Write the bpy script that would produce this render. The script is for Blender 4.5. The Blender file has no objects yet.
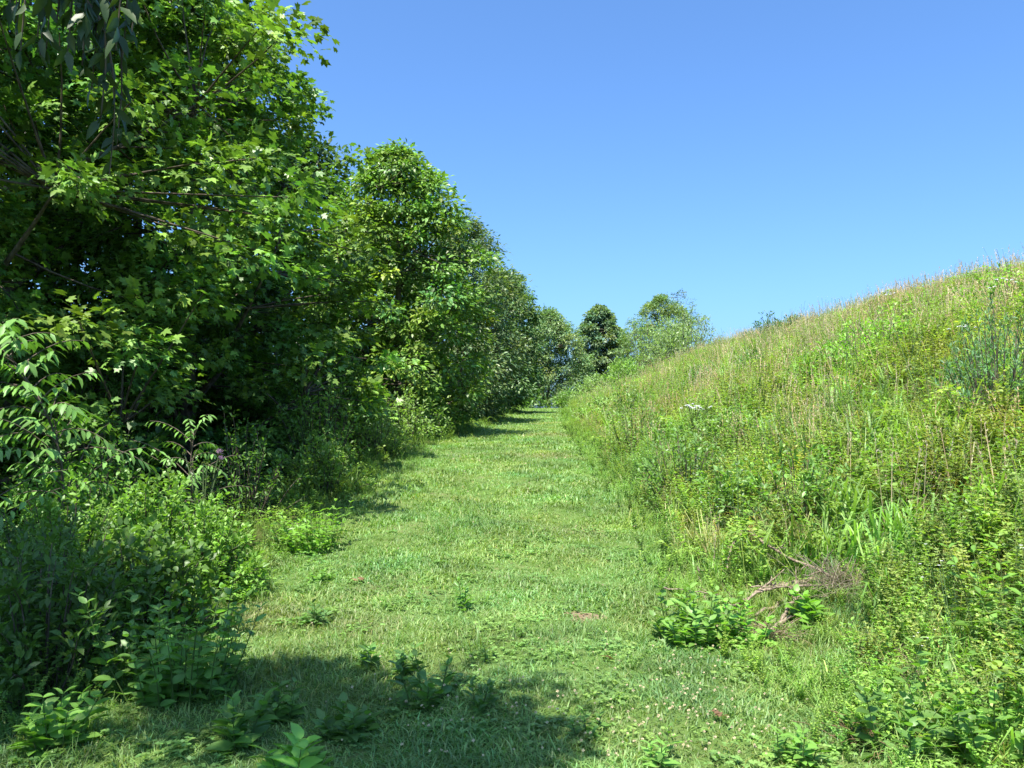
import bpy, math, random
import numpy as np

# ------------------------------------------------------------------ camera, light, exposure
S = bpy.context.scene
COL = S.collection
R = math.radians
FPX, CX, HOR = 797.0, 512.0, 415.0          # focal length in pixels, centre column, row of the true horizon
EYE = 1.6
cam_d = bpy.data.cameras.new('camera'); cam = bpy.data.objects.new('camera', cam_d); COL.objects.link(cam)
cam_d.sensor_width = 36.0; cam_d.lens = 36.0 * FPX / 1024.0
cam_d.clip_start = 0.05; cam_d.clip_end = 6000
PITCH = math.atan((HOR - 384) / FPX)
cam.location = (0, 0, EYE); cam.rotation_euler = (math.pi / 2 + PITCH, 0, 0)
S.camera = cam

SUN_EL = R(66); SUN_AZ = (-0.38, -0.92)      # towards the sun, seen from above
_n = math.hypot(*SUN_AZ); SX, SY = SUN_AZ[0] / _n, SUN_AZ[1] / _n
SUN = np.array([SX * math.cos(SUN_EL), SY * math.cos(SUN_EL), math.sin(SUN_EL)])
world = bpy.data.worlds.new('World'); S.world = world; world.use_nodes = True
wn = world.node_tree.nodes; wl = world.node_tree.links
sky = wn.new('ShaderNodeTexSky'); sky.sky_type = 'NISHITA'; sky.sun_disc = False
sky.sun_elevation = SUN_EL; sky.sun_rotation = math.atan2(SX, SY) % (2 * math.pi)
sky.altitude = 300; sky.air_density = 0.95; sky.dust_density = 3.0; sky.ozone_density = 4.0
bg = wn['Background']; bg.inputs['Strength'].default_value = 0.108
tintn = wn.new('ShaderNodeVectorMath'); tintn.operation = 'MULTIPLY'; tintn.inputs[1].default_value = (.62, .885, 1.13)   # clear, saturated summer sky
wl.new(sky.outputs[0], tintn.inputs[0]); wl.new(tintn.outputs[0], bg.inputs['Color'])
sd = bpy.data.lights.new('sun', 'SUN'); sun = bpy.data.objects.new('sun', sd); COL.objects.link(sun)
sd.energy = 5.0; sd.angle = R(0.5); sd.color = (1.0, 0.95, 0.84)
from mathutils import Vector
sun.rotation_euler = Vector(SUN).to_track_quat('Z', 'Y').to_euler()
sun.location = (-30, -10, 60)
vs = S.view_settings
vs.view_transform = 'Standard'; vs.look = 'None'; vs.gamma = 1.0; vs.exposure = 1.3; vs.use_curve_mapping = False

rng = np.random.default_rng(7)

# ------------------------------------------------------------------ terrain
def L(x, xs, ys):
    return np.interp(x, xs, ys)
_Y = np.linspace(-30, 260, 2901)
def _smooth(xs, ys, w):
    v = np.interp(_Y, xs, ys); k = np.hanning(w); k /= k.sum()
    p = np.pad(v, (w, w), mode='edge'); return np.convolve(p, k, 'same')[w:-w]
_base = _smooth([-30, 4, 7, 10, 15, 22, 33, 45, 52, 62, 80, 120, 260], [-1.2, -.02, .12, .42, .85, 1.12, 1.5, 1.85, 1.95, 1.7, .6, -3, -12], 31)
_re = _smooth([-30, 2, 4, 6.9, 9.6, 13, 22, 33, 50, 70, 260], [2.6, 2.2, 1.75, 1.5, 1.6, 1.5, 1.75, 2.35, 3.5, 6, 30], 25)
_le = _smooth([-30, 2, 3.8, 6.9, 9.6, 13, 22, 33, 50, 70, 260], [-2.5, -2.3, -2.2, -2.2, -2.0, -1.9, -.8, -.1, .8, 3, 26], 25)
def redge(y): return np.interp(y, _Y, _re)
def ledge(y): return np.interp(y, _Y, _le)
_hs = np.linspace(0, 200, 2001)
_hv = np.interp(_hs, [0, .6, 2, 5, 9, 13, 18, 30, 60, 200], [0, .12, .78, 2.0, 3.24, 3.93, 4.22, 4.3, 3.3, -10])
_k = np.hanning(13); _k /= _k.sum()
_hv = np.convolve(np.pad(_hv, (13, 13), mode='edge'), _k, 'same')[13:-13]
def wav(x, y, s, seed=0.0):
    """smooth pseudo noise, about -1..1"""
    x = np.asarray(x, float) / s + seed; y = np.asarray(y, float) / s - seed * 1.7
    return (np.sin(x * 1.7 + 1.3 * np.sin(y * 1.1 + seed)) * np.cos(y * 1.9 + 1.1 * np.sin(x * .9)) * .6
            + .4 * np.sin(x * 3.7 + 2.1 * y + seed * 3) * np.cos(y * 4.3 - 1.7 * x))
def ground_h(x, y):
    x = np.asarray(x, float); y = np.asarray(y, float)
    b = np.interp(y, _Y, _base)
    s = x - redge(y)
    far = np.clip((y - 70) / 90, 0, 1)
    hill = np.interp(np.clip(s, 0, 200), _hs, _hv) * (1 - far * far * (3 - 2 * far))
    near = np.clip((y + 25) / 30, 0, 1)
    hill = hill * (.55 + .45 * near)
    l = np.clip(ledge(y) - x, 0, 400)
    left = -np.minimum(l * .05, 3) + .10 * np.clip(l, 0, 1)
    bump = .035 * wav(x, y, 1.1) + .012 * wav(x, y, .35, 3)
    off = np.clip(s, 0, 6) / 6
    bump = bump + off * .22 * wav(x, y, 3.1, 5)
    d = np.hypot(x, y)
    z = b + hill + left + bump
    f = np.clip((d - 150) / 150, 0, 1)
    return z * (1 - f) + (-14) * f
def at(px, row, h=0.0):
    """the ground point seen at a pixel (or a point h above the ground there)"""
    dx = (px - CX) / FPX; dz = (HOR - row) / FPX
    t = np.concatenate([np.arange(2, 20, .01), np.arange(20, 90, .05)])
    hit = EYE + dz * t < ground_h(dx * t, t) + h
    i = int(np.argmax(hit)) if hit.any() else len(t) - 1
    y = float(t[i]); x = dx * y
    return x, y, float(ground_h(x, y))
def pix(px, Y): return (px - CX) / FPX * Y

# ------------------------------------------------------------------ mesh chunks: (V, C, loops, sizes)
def chunk(V, F, C=None):
    V = np.array(V, np.float32)
    C = np.ones((len(V), 3), np.float32) if C is None else np.array(C, np.float32)
    if C.ndim == 1: C = np.tile(C, (len(V), 1))
    return [V, C, np.array([i for f in F for i in f], np.int32), np.array([len(f) for f in F], np.int32)]
def merge(cs):
    cs = [c for c in cs if c is not None and len(c[0])]
    off = 0; Ls = []
    for c in cs: Ls.append(c[2] + off); off += len(c[0])
    return [np.concatenate([c[0] for c in cs]), np.concatenate([c[1] for c in cs]), np.concatenate(Ls), np.concatenate([c[3] for c in cs])]
def inst(ch, M, T, tint=None):
    V, C, Lp, Sz = ch; n = len(T)
    if n == 0: return None
    W = np.einsum('nij,vj->nvi', M.astype(np.float32), V) + np.asarray(T, np.float32)[:, None, :]
    CC = np.broadcast_to(C[None], (n,) + C.shape)
    if tint is not None: CC = CC * np.asarray(tint, np.float32)[:, None, :]
    LL = Lp[None, :] + (np.arange(n, dtype=np.int32) * len(V))[:, None]
    return [W.reshape(-1, 3), np.ascontiguousarray(CC).reshape(-1, 3), LL.reshape(-1).astype(np.int32), np.tile(Sz, n)]
def build(name, ch, mat, parent=None, smooth=True):
    V, C, Lp, Sz = ch
    me = bpy.data.meshes.new(name)
    me.vertices.add(len(V)); me.vertices.foreach_set('co', np.ascontiguousarray(V, np.float32).ravel())
    me.loops.add(len(Lp)); me.loops.foreach_set('vertex_index', Lp)
    me.polygons.add(len(Sz))
    st = np.concatenate([[0], np.cumsum(Sz)[:-1]]).astype(np.int32)
    me.polygons.foreach_set('loop_start', st)
    me.update(calc_edges=True)
    if smooth: me.polygons.foreach_set('use_smooth', np.ones(len(Sz), bool))
    a = me.attributes.new('tone', 'FLOAT_COLOR', 'POINT')
    a.data.foreach_set('color', np.concatenate([C, np.ones((len(C), 1), np.float32)], 1).astype(np.float32).ravel())
    me.materials.append(mat)
    o = bpy.data.objects.new(name, me); COL.objects.link(o)
    if parent is not None: o.parent = parent
    return o
def tag(o, label=None, cat=None, group=None, kind=None):
    if label: o['label'] = label
    if cat: o['category'] = cat
    if group: o['group'] = group
    if kind: o['kind'] = kind
    return o
def empty(name, loc, label, cat, group=None):
    o = bpy.data.objects.new(name, None); COL.objects.link(o); o.location = loc; o.empty_display_size = .2
    return tag(o, label, cat, group)
def unit(v):
    return v / np.maximum(np.linalg.norm(v, axis=-1, keepdims=True), 1e-9)
def frames(D, N, Sc, W=None):
    """matrices with local x along D, local z about N; Sc length, W width"""
    D = unit(D); Y = unit(np.cross(N, D)); Z = np.cross(D, Y)
    W = Sc if W is None else W
    return np.stack([D * Sc[:, None], Y * W[:, None], Z * Sc[:, None]], axis=2)
def yawmat(a, s, tilt=None, hs=None):
    n = len(a); c, q = np.cos(a), np.sin(a); z = np.zeros(n); o = np.ones(n)
    hs = s if hs is None else hs
    M = np.stack([np.stack([c * s, -q * s, z], 1), np.stack([q * s, c * s, z], 1), np.stack([z, z, hs], 1)], 1)
    if tilt is not None:
        t = tilt * rng.normal(0, 1, n); u = tilt * rng.normal(0, 1, n)
        M[:, 0, 2] = t * hs; M[:, 1, 2] = u * hs
    return M
def tube(P, r, sides=6, C=(1, 1, 1)):
    P = np.asarray(P, float); n = len(P); r = np.broadcast_to(np.asarray(r, float), (n,))
    T = unit(np.gradient(P, axis=0))
    ref = np.array([0, 0, 1.]) if abs(T[:, 2]).mean() < .8 else np.array([1., 0, 0])
    A = unit(np.cross(T, ref)); B = np.cross(T, A)
    th = np.arange(sides) * 2 * np.pi / sides
    V = P[:, None, :] + r[:, None, None] * (np.cos(th)[None, :, None] * A[:, None, :] + np.sin(th)[None, :, None] * B[:, None, :])
    i = np.arange(n - 1)[:, None] * sides; j = np.arange(sides)[None, :]; k = (j + 1) % sides
    F = np.stack([i + j, i + k, i + sides + k, i + sides + j], -1).reshape(-1)
    V = V.reshape(-1, 3)
    return [V.astype(np.float32), np.tile(np.array(C, np.float32), (len(V), 1)), F.astype(np.int32), np.full((n - 1) * sides, 4, np.int32)]
def bez(a, b, c, n):
    t = np.linspace(0, 1, n)[:, None]
    return (1 - t) ** 2 * np.asarray(a) + 2 * t * (1 - t) * np.asarray(b) + t * t * np.asarray(c)

# leaf shapes, unit length along x, folded a little along the midrib
LEAF2 = chunk([(0, 0, 0), (.42, .27, .07), (1, 0, -.10), (.42, -.27, .07)], [(0, 2, 1), (0, 3, 2)])
LEAF6 = chunk([(0, 0, 0), (.22, .17, .05), (.22, -.17, .05), (.5, 0, .0), (.58, .19, .03), (.58, -.19, .03), (1, 0, -.18)],
              [(0, 3, 1), (0, 2, 3), (1, 3, 6, 4), (2, 5, 6, 3)])
LANCE = chunk([(0, 0, 0), (.35, .11, .03), (.35, -.11, .03), (.5, 0, 0), (.7, .08, -.03), (.7, -.08, -.03), (1, 0, -.16)],
              [(0, 3, 1), (0, 2, 3), (1, 3, 6, 4), (2, 5, 6, 3)])
_mp = [(0, 0, 0), (-.05, .22, .02), (.10, .52, -.02), (.26, .28, .04), (.62, .50, -.06), (.62, .20, .05), (1, 0, -.12),
       (.62, -.20, .05), (.62, -.50, -.06), (.26, -.28, .04), (.10, -.52, -.02), (-.05, -.22, .02), (.36, 0, .0)]
MAPLE = chunk(_mp, [(12, (i + 1) % 12, i) for i in range(12)])
BROAD = chunk([(0, 0, 0), (.12, .20, .04), (.12, -.20, .04), (.30, 0, .01), (.38, .29, .06), (.38, -.29, .06), (.62, 0, 0), (.70, .19, .02), (.70, -.19, .02), (1, 0, -.14)],
              [(0, 3, 1), (0, 2, 3), (1, 3, 6, 4), (2, 5, 6, 3), (4, 6, 9, 7), (5, 8, 9, 6)])

# ------------------------------------------------------------------ materials
def newmat(name):
    m = bpy.data.materials.new(name); m.use_nodes = True
    nt = m.node_tree; nt.nodes.clear(); return m, nt, nt.nodes.new('ShaderNodeOutputMaterial')
def leafmat(name, trans=.35, rough=.45, spec=.35, tcol=(1.25, 1.45, .45), nscale=6.0, namt=.25):
    m, nt, out = newmat(name); N, K = nt.nodes, nt.links
    a = N.new('ShaderNodeAttribute'); a.attribute_name = 'tone'
    geo = N.new('ShaderNodeNewGeometry')
    no = N.new('ShaderNodeTexNoise'); no.inputs['Scale'].default_value = nscale; no.inputs['Detail'].default_value = 1
    K.new(geo.outputs['Position'], no.inputs['Vector'])
    mr = N.new('ShaderNodeMapRange'); mr.inputs[1].default_value = .3; mr.inputs[2].default_value = .7
    mr.inputs[3].default_value = 1 - namt; mr.inputs[4].default_value = 1 + namt
    K.new(no.outputs['Fac'], mr.inputs[0])
    mu = N.new('ShaderNodeVectorMath'); mu.operation = 'SCALE'
    K.new(a.outputs['Color'], mu.inputs[0]); K.new(mr.outputs[0], mu.inputs['Scale'])
    p = N.new('ShaderNodeBsdfPrincipled'); p.inputs['Roughness'].default_value = rough; p.inputs['Specular IOR Level'].default_value = spec
    K.new(mu.outputs[0], p.inputs['Base Color'])
    t = N.new('ShaderNodeBsdfTranslucent')
    tv = N.new('ShaderNodeVectorMath'); tv.operation = 'MULTIPLY'; tv.inputs[1].default_value = tcol
    K.new(mu.outputs[0], tv.inputs[0]); K.new(tv.outputs[0], t.inputs['Color'])
    mx = N.new('ShaderNodeMixShader'); mx.inputs[0].default_value = trans
    K.new(p.outputs[0], mx.inputs[1]); K.new(t.outputs[0], mx.inputs[2]); K.new(mx.outputs[0], out.inputs[0])
    return m
def barkmat(name, c1, c2, scale=14.0):
    m, nt, out = newmat(name); N, K = nt.nodes, nt.links
    tc = N.new('ShaderNodeTexCoord'); mp = N.new('ShaderNodeMapping'); mp.inputs['Scale'].default_value = (1, 1, .25)
    no = N.new('ShaderNodeTexNoise'); no.inputs['Scale'].default_value = scale; no.inputs['Detail'].default_value = 6
    K.new(tc.outputs['Object'], mp.inputs[0]); K.new(mp.outputs[0], no.inputs['Vector'])
    r = N.new('ShaderNodeValToRGB'); r.color_ramp.elements[0].position = .35; r.color_ramp.elements[1].position = .68
    r.color_ramp.elements[0].color = (*c1, 1); r.color_ramp.elements[1].color = (*c2, 1)
    K.new(no.outputs['Fac'], r.inputs[0])
    p = N.new('ShaderNodeBsdfPrincipled'); p.inputs['Roughness'].default_value = .85; p.inputs['Specular IOR Level'].default_value = .15
    b = N.new('ShaderNodeBump'); b.inputs['Strength'].default_value = .6; b.inputs['Distance'].default_value = .02
    K.new(no.outputs['Fac'], b.inputs['Height']); K.new(b.outputs[0], p.inputs['Normal'])
    K.new(r.outputs[0], p.inputs['Base Color']); K.new(p.outputs[0], out.inputs[0])
    return m
def soilmat(name, cols, scale):
    m, nt, out = newmat(name); N, K = nt.nodes, nt.links
    geo = N.new('ShaderNodeNewGeometry')
    no = N.new('ShaderNodeTexNoise'); no.inputs['Scale'].default_value = scale; no.inputs['Detail'].default_value = 8; no.inputs['Roughness'].default_value = .7
    K.new(geo.outputs['Position'], no.inputs['Vector'])
    n2 = N.new('ShaderNodeTexNoise'); n2.inputs['Scale'].default_value = scale * .12; n2.inputs['Detail'].default_value = 3
    K.new(geo.outputs['Position'], n2.inputs['Vector'])
    ad = N.new('ShaderNodeMath'); ad.operation = 'MULTIPLY_ADD'; ad.inputs[1].default_value = .5
    K.new(n2.outputs['Fac'], ad.inputs[0])
    hm = N.new('ShaderNodeMath'); hm.operation = 'MULTIPLY'; hm.inputs[1].default_value = .5
    K.new(no.outputs['Fac'], hm.inputs[0]); K.new(hm.outputs[0], ad.inputs[2])
    r = N.new('ShaderNodeValToRGB'); cr = r.color_ramp
    cr.elements[0].position = .36; cr.elements[0].color = (*cols[0], 1)
    cr.elements[1].position = .64; cr.elements[1].color = (*cols[-1], 1)
    for i, c in enumerate(cols[1:-1]):
        e = cr.elements.new(.36 + .28 * (i + 1) / (len(cols) - 1)); e.color = (*c, 1)
    K.new(ad.outputs[0], r.inputs[0])
    p = N.new('ShaderNodeBsdfPrincipled'); p.inputs['Roughness'].default_value = .95; p.inputs['Specular IOR Level'].default_value = .1
    b = N.new('ShaderNodeBump'); b.inputs['Strength'].default_value = .8; b.inputs['Distance'].default_value = .04
    K.new(no.outputs['Fac'], b.inputs['Height']); K.new(b.outputs[0], p.inputs['Normal'])
    K.new(r.outputs[0], p.inputs['Base Color']); K.new(p.outputs[0], out.inputs[0])
    return m
M_leaf = leafmat('tree_leaf', trans=.30, rough=.42, spec=.38)
M_herb = leafmat('herb_leaf', trans=.42, rough=.42, spec=.4)
M_grass = leafmat('grass_blade', trans=.38, rough=.48, spec=.35, nscale=1.6, namt=.2)
M_petal = leafmat('petal', trans=.3, rough=.7, spec=.1, tcol=(1, 1, 1), namt=.05)
M_bark = barkmat('bark', (.045, .035, .027), (.16, .13, .10))
M_twig = barkmat('dead_wood', (.085, .062, .042), (.34, .27, .20), 60)
M_ground = soilmat('ground_soil', [(.030, .036, .012), (.060, .075, .020), (.10, .10, .04)], 9)
M_path = soilmat('path_soil', [(.055, .095, .022), (.08, .14, .03), (.10, .155, .04), (.15, .16, .07)], 12)
M_dirt = soilmat('bare_dirt', [(.18, .125, .075), (.27, .20, .13), (.33, .27, .18)], 40)

# ------------------------------------------------------------------ ground and path
def axis(fine0, fine1, step, out):
    a = list(np.arange(fine0, fine1 + 1e-6, step)); g = step; lo, hi = a[0], a[-1]
    up = []; v = hi
    while v < out: g *= 1.25; v += g; up.append(v)
    dn = []; g = step; v = lo
    while v > -out: g *= 1.25; v -= g; dn.append(v)
    return np.array(dn[::-1] + a + up)
gx, gy = axis(-9, 22, .2, 3000), axis(-3, 62, .25, 3000)
X, Yg = np.meshgrid(gx, gy)
V = np.stack([X, Yg, ground_h(X, Yg)], -1).reshape(-1, 3)
nx, ny = len(gx), len(gy)
i = (np.arange(ny - 1)[:, None] * nx + np.arange(nx - 1)[None, :]).reshape(-1)
F = np.stack([i, i + 1, i + 1 + nx, i + nx], -1).reshape(-1).astype(np.int32)
g = build('ground', [V, np.ones_like(V), F, np.full(len(i), 4, np.int32)], M_ground)
tag(g, 'grassy ground sheet rising to the hill on the right', 'ground', kind='structure')
ys = np.arange(-3, 66, .2); us = np.linspace(0, 1, 25)
U, YY = np.meshgrid(us, ys)
XX = ledge(YY) + (redge(YY) - ledge(YY)) * U + .12 * wav(YY, U, .5, 2) * (np.abs(U - .5) > .45)
V = np.stack([XX, YY, ground_h(XX, YY) + .018], -1).reshape(-1, 3)
nx, ny = len(us), len(ys)
i = (np.arange(ny - 1)[:, None] * nx + np.arange(nx - 1)[None, :]).reshape(-1)
F = np.stack([i, i + 1, i + 1 + nx, i + nx], -1).reshape(-1).astype(np.int32)
g = build('path', [V, np.ones_like(V), F, np.full(len(i), 4, np.int32)], M_path)
tag(g, 'mown grass path climbing between trees and hill', 'path', kind='structure')

# ------------------------------------------------------------------ grass
def blade_clump(n, h, spread, width, bend, lean=.0, segs=2, seed=0, colvar=.28):
    r = np.random.default_rng(seed); cs = []
    for k in range(n):
        a = r.uniform(0, 2 * np.pi); b = np.array([np.cos(a), np.sin(a), 0]); p0 = np.append(r.normal(0, spread, 2), 0)
        H = h * r.uniform(.45, 1.1); bd = bend * r.uniform(.3, 1.3) * H
        side = np.array([-b[1], b[0], 0]) * width * r.uniform(.7, 1.3) / 2
        if segs == 2:
            m = p0 + b * bd * .3 + np.array([0, 0, H * .6]); t = p0 + b * bd + np.array([0, 0, H * (1 - .25 * min(bend, 1.5))])
            Vv = [p0 - side, p0 + side, m + side * .8, m - side * .8, t]; Ff = [(0, 1, 2, 3), (3, 2, 4)]
        else:
            m1 = p0 + b * bd * .12 + np.array([0, 0, H * .45]); m2 = p0 + b * bd * .5 + np.array([0, 0, H * .85]); t = p0 + b * bd * 1.2 + np.array([0, 0, H * (1 - .3 * bend)])
            Vv = [p0 - side, p0 + side, m1 + side * .9, m1 - side * .9, m2 + side * .6, m2 - side * .6, t]; Ff = [(0, 1, 2, 3), (3, 2, 4, 5), (5, 4, 6)]
        c = np.array([1, 1, 1.]) * r.uniform(1 - colvar, 1 + colvar)
        if r.random() < .10: c = c * np.array([1.5, 1.1, 1.5])     # a straw-dry blade among the green
        cs.append(chunk(Vv, Ff, c))
    return merge(cs)
def pts_band(y0, y1, dens, xa, xb, gen=rng):
    """random points with x between xa(y) and xb(y)"""
    ys_ = np.linspace(y0, y1, 50); w = np.maximum(xb(ys_) - xa(ys_), 0)
    area = w.mean() * (y1 - y0); n = int(area * dens)
    if n < 1: return np.zeros(0), np.zeros(0)
    y = gen.uniform(y0, y1, n * 2 + 50); ww = np.maximum(xb(y) - xa(y), 0)
    y = y[gen.uniform(0, w.max(), len(y)) < ww][:n]
    x = xa(y) + (xb(y) - xa(y)) * gen.random(len(y))
    return x, y
def scatter(protos, x, y, smin, smax, tint, tilt=.15, sink=.01, hs=None, gen=rng):
    out = []; n = len(x)
    if n == 0: return out
    z = ground_h(x, y) - sink
    which = gen.integers(0, len(protos), n); a = gen.uniform(0, 2 * np.pi, n); s = gen.uniform(smin, smax, n)
    if hs is not None: s = s * hs
    Mx = yawmat(a, s, tilt); T = np.stack([x, y, z], 1)
    for k, p in enumerate(protos):
        q = which == k
        if q.any(): out.append(inst(p, Mx[q], T[q], tint[q]))
    return out
def tints(base, x, y, sc=1.3, amt=.22, hue=.12, gen=rng, seed=1.0):
    n = len(x); b = np.tile(np.array(base, float), (n, 1))
    v = 1 + amt * wav(x, y, sc, seed) + gen.normal(0, .10, n)
    w = hue * (wav(x, y, sc * 1.6, seed + 4) + gen.normal(0, .5, n))
    b = b * np.clip(v, .45, 1.7)[:, None]; b[:, 0] *= 1 + w; b[:, 2] *= 1 - w * .5
    return np.clip(b, .003, .8)

lawn = []
for (y0, y1, dens, wid, n, h) in [(1.2, 3.2, 200, .007, 14, .07), (3.2, 6, 950, .0055, 14, .07), (6, 10, 600, .008, 14, .075), (10, 16, 260, .012, 12, .08), (16, 28, 110, .02, 12, .085), (28, 56, 42, .035, 12, .10)]:
    pr = [blade_clump(n, h, .055 * (1 + wid * 30), wid, .9, seed=100 + k) for k in range(5)]
    x, y = pts_band(y0, y1, dens, lambda v: ledge(v) - .35, lambda v: redge(v) + np.interp(v, [8, 11], [.95, .35]))
    t = tints((.190, .305, .090), x, y, .55, .22, .18)
    t *= (1 + .10 * wav(x, y, 2.4, 9))[:, None]
    worn = np.clip(wav(x, y, 1.9, 21) * 1.6 - .55, 0, 1)[:, None]; t = t * (1 - .7 * worn) + .7 * worn * np.array([.30, .27, .14])
    bx, by, _ = at(583, 618)
    keep = gen_keep = np.ones(len(x), bool)
    dd = np.hypot((x - bx) / .20, (y - by) / .16); keep &= (dd > 1) | (rng.random(len(x)) < .25)
    x, y, t = x[keep], y[keep], t[keep]
    tall = 1 + .35 * np.clip(wav(x, y, .7, 6), -.6, 1)
    lawn += scatter(pr, x, y, .6, 1.25, t, tilt=.2, hs=tall)
g = build('mown_grass', merge(lawn), M_grass); tag(g, 'short mown green grass covering the path', 'grass', kind='stuff')

# darker coarse tufts standing in the lawn
tuft = [blade_clump(26, .17, .05, .006, 1.0, segs=3, seed=200 + k) for k in range(4)]
x, y = pts_band(3.2, 20, 3.2, lambda v: ledge(v), lambda v: redge(v))
k = wav(x, y, 1.3, 12) > -.1; x, y = x[k], y[k]
t = tints((.15, .26, .07), x, y, .8, .2, .1)
g = build('coarse_grass', merge(scatter(tuft, x, y, .5, 1.15, t, tilt=.1)), M_grass); tag(g, 'darker coarse grass tufts dotted over the mown path', 'grass', kind='stuff')

# clover leaves and white heads
def clover_proto(seed):
    r = np.random.default_rng(seed); n = 26; P = np.zeros((n, 3)); P[:, :2] = r.normal(0, .06, (n, 2)); P[:, 2] = r.uniform(.02, .06, n)
    a = r.uniform(0, 6.28, n); cs = []
    for j in range(3):
        D = np.stack([np.cos(a + j * 2.09), np.sin(a + j * 2.09), np.full(n, .1)], 1)
        cs.append(inst(LEAF2, frames(D, np.tile([0, 0, 1.], (n, 1)) + r.normal(0, .25, (n, 3)), np.full(n, .020), np.full(n, .032)), P, r.uniform(.8, 1.2, (n, 1)) * np.ones((n, 3))))
    return merge(cs)
cp = [clover_proto(i) for i in range(4)]
x, y = pts_band(2.4, 9, 15, lambda v: ledge(v) - .2, lambda v: redge(v) + .3)
k = wav(x, y, 1.0, 2.2) > -.05; x, y = x[k], y[k]
g = build('clover', merge(scatter(cp, x, y, .8, 1.4, tints((.19, .32, .085), x, y))), M_herb); tag(g, 'low clover leaves growing through the mown grass', 'clover', kind='stuff')
def ball(r, seed, n=18):
    q = np.random.default_rng(seed); D = unit(q.normal(0, 1, (n, 3)) + np.array([0, 0, .4]))
    return inst(LEAF2, frames(D, q.normal(0, 1, (n, 3)), np.full(n, r), np.full(n, r * 1.1)), np.zeros((n, 3)) + np.array([0, 0, .0]))
heads = []
hp = ball(.009, 3)
xs_, ys_ = [], []
for (px, row, sx, sy, n) in [(430, 720, 60, 22, 36), (540, 730, 40, 25, 14), (700, 700, 50, 30, 80), (640, 730, 60, 30, 50), (590, 660, 90, 25, 30), (690, 745, 50, 20, 20), (760, 560, 30, 10, 6), (480, 640, 120, 60, 30), (520, 470, 70, 14, 26), (560, 540, 80, 30, 20)]:
    for _ in range(n):
        a, b, _z = at(px + rng.normal(0, sx), min(row + rng.normal(0, sy), 766)); xs_.append(a); ys_.append(b)
x, y = np.array(xs_), np.array(ys_); z = ground_h(x, y) + rng.uniform(.07, .10, len(x))
sc = rng.uniform(.7, 1.15, len(x)) * np.clip(y / 7, 1, 2.0)
tt = np.tile([.72, .62, .42], (len(x), 1)) * rng.uniform(.75, 1.1, (len(x), 1))
g = build('clover_blossom', merge([inst(hp, yawmat(rng.uniform(0, 6, len(x)), sc), np.stack([x, y, z], 1), tt)]), M_petal)
tag(g, 'scattered small white clover blossoms in the mown grass', 'blossoms', kind='stuff')

# ------------------------------------------------------------------ herb builders: return (stem, leaves, extra)
G1, G2, G3 = (.11, .20, .04), (.070, .14, .032), (.12, .20, .045)
def herb(seed, H=.7, nodes=12, leaf=.09, wr=1.0, shape=LEAF6, per=2, up=.35, stemr=.004, taper=.55, droop=.2, sides=4, branches=0, start=.12, wob=.06):
    r = np.random.default_rng(seed); st, lf = [], []
    axes = [(np.zeros(3), np.array([r.normal(0, wob), r.normal(0, wob), 1.]) * H, 1.0)]
    for b in range(branches):
        f = r.uniform(.1, .55); p = axes[0][1] * f; a = r.uniform(0, 6.28)
        axes.append((p, np.array([np.cos(a) * .55, np.sin(a) * .55, .9]) * H * (1 - f) * r.uniform(.6, .9), .8))
    for (p, v, q) in axes:
        c = p + v * .5 + r.normal(0, .04 * H, 3); P = bez(p, c, p + v, 6)
        st.append(tube(P, np.linspace(stemr * q, stemr * .35 * q, 6), sides, (.10, .14, .04)))
        nn = max(3, int(nodes * q)); t = np.linspace(start, 1, nn); t = np.repeat(t, per)
        Pn = (1 - t)[:, None] ** 2 * p + 2 * (t * (1 - t))[:, None] * c + (t ** 2)[:, None] * (p + v)
        a = np.repeat(np.arange(nn) * 2.4 + r.uniform(0, 6), per) + np.tile(np.arange(per) * 2 * np.pi / per, nn) + r.normal(0, .25, nn * per)
        D = np.stack([np.cos(a), np.sin(a), up + t * .5 + r.normal(0, .18, len(a)) - droop], 1)
        N = np.stack([np.zeros(len(a)), np.zeros(len(a)), np.ones(len(a))], 1) + r.normal(0, .3, (len(a), 3)) + D * [[-.2, -.2, 0]]
        Sz = leaf * q * (1 - taper * t) * r.uniform(.75, 1.2, len(a))
        lf.append(inst(shape, frames(D, N, Sz, Sz * wr), Pn, r.uniform(.75, 1.25, (len(a), 1)) * np.ones((1, 3))))
    return merge(st), merge(lf)
def both(h): return merge([[h[0][0], h[0][1] * 6, h[0][2], h[0][3]], h[1]])
# (in merged stuff the stem takes the leaf tint, so it is only a little paler)
def proto_mix(h):
    s = [h[0][0], np.tile(np.array([1.3, 1.1, 1.2], np.float32), (len(h[0][0]), 1)), h[0][2], h[0][3]]
    return merge([s, h[1]])
P_broad = [proto_mix(herb(300 + k, H=.55, nodes=9, leaf=.10, wr=1.1, branches=1, sides=3)) for k in range(5)]
P_narrow = [proto_mix(herb(320 + k, H=.8, nodes=26, leaf=.085, wr=.9, shape=LANCE, per=2, up=.5, sides=3, taper=.5)) for k in range(5)]
P_small = [proto_mix(herb(340 + k, H=.45, nodes=12, leaf=.05, wr=1.25, shape=LEAF2, per=3, branches=4, sides=3)) for k in range(6)]
P_feather = [proto_mix(herb(360 + k, H=.9, nodes=18, leaf=.05, wr=.5, shape=LEAF2, per=5, branches=7, sides=3, up=.6)) for k in range(3)]
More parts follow.
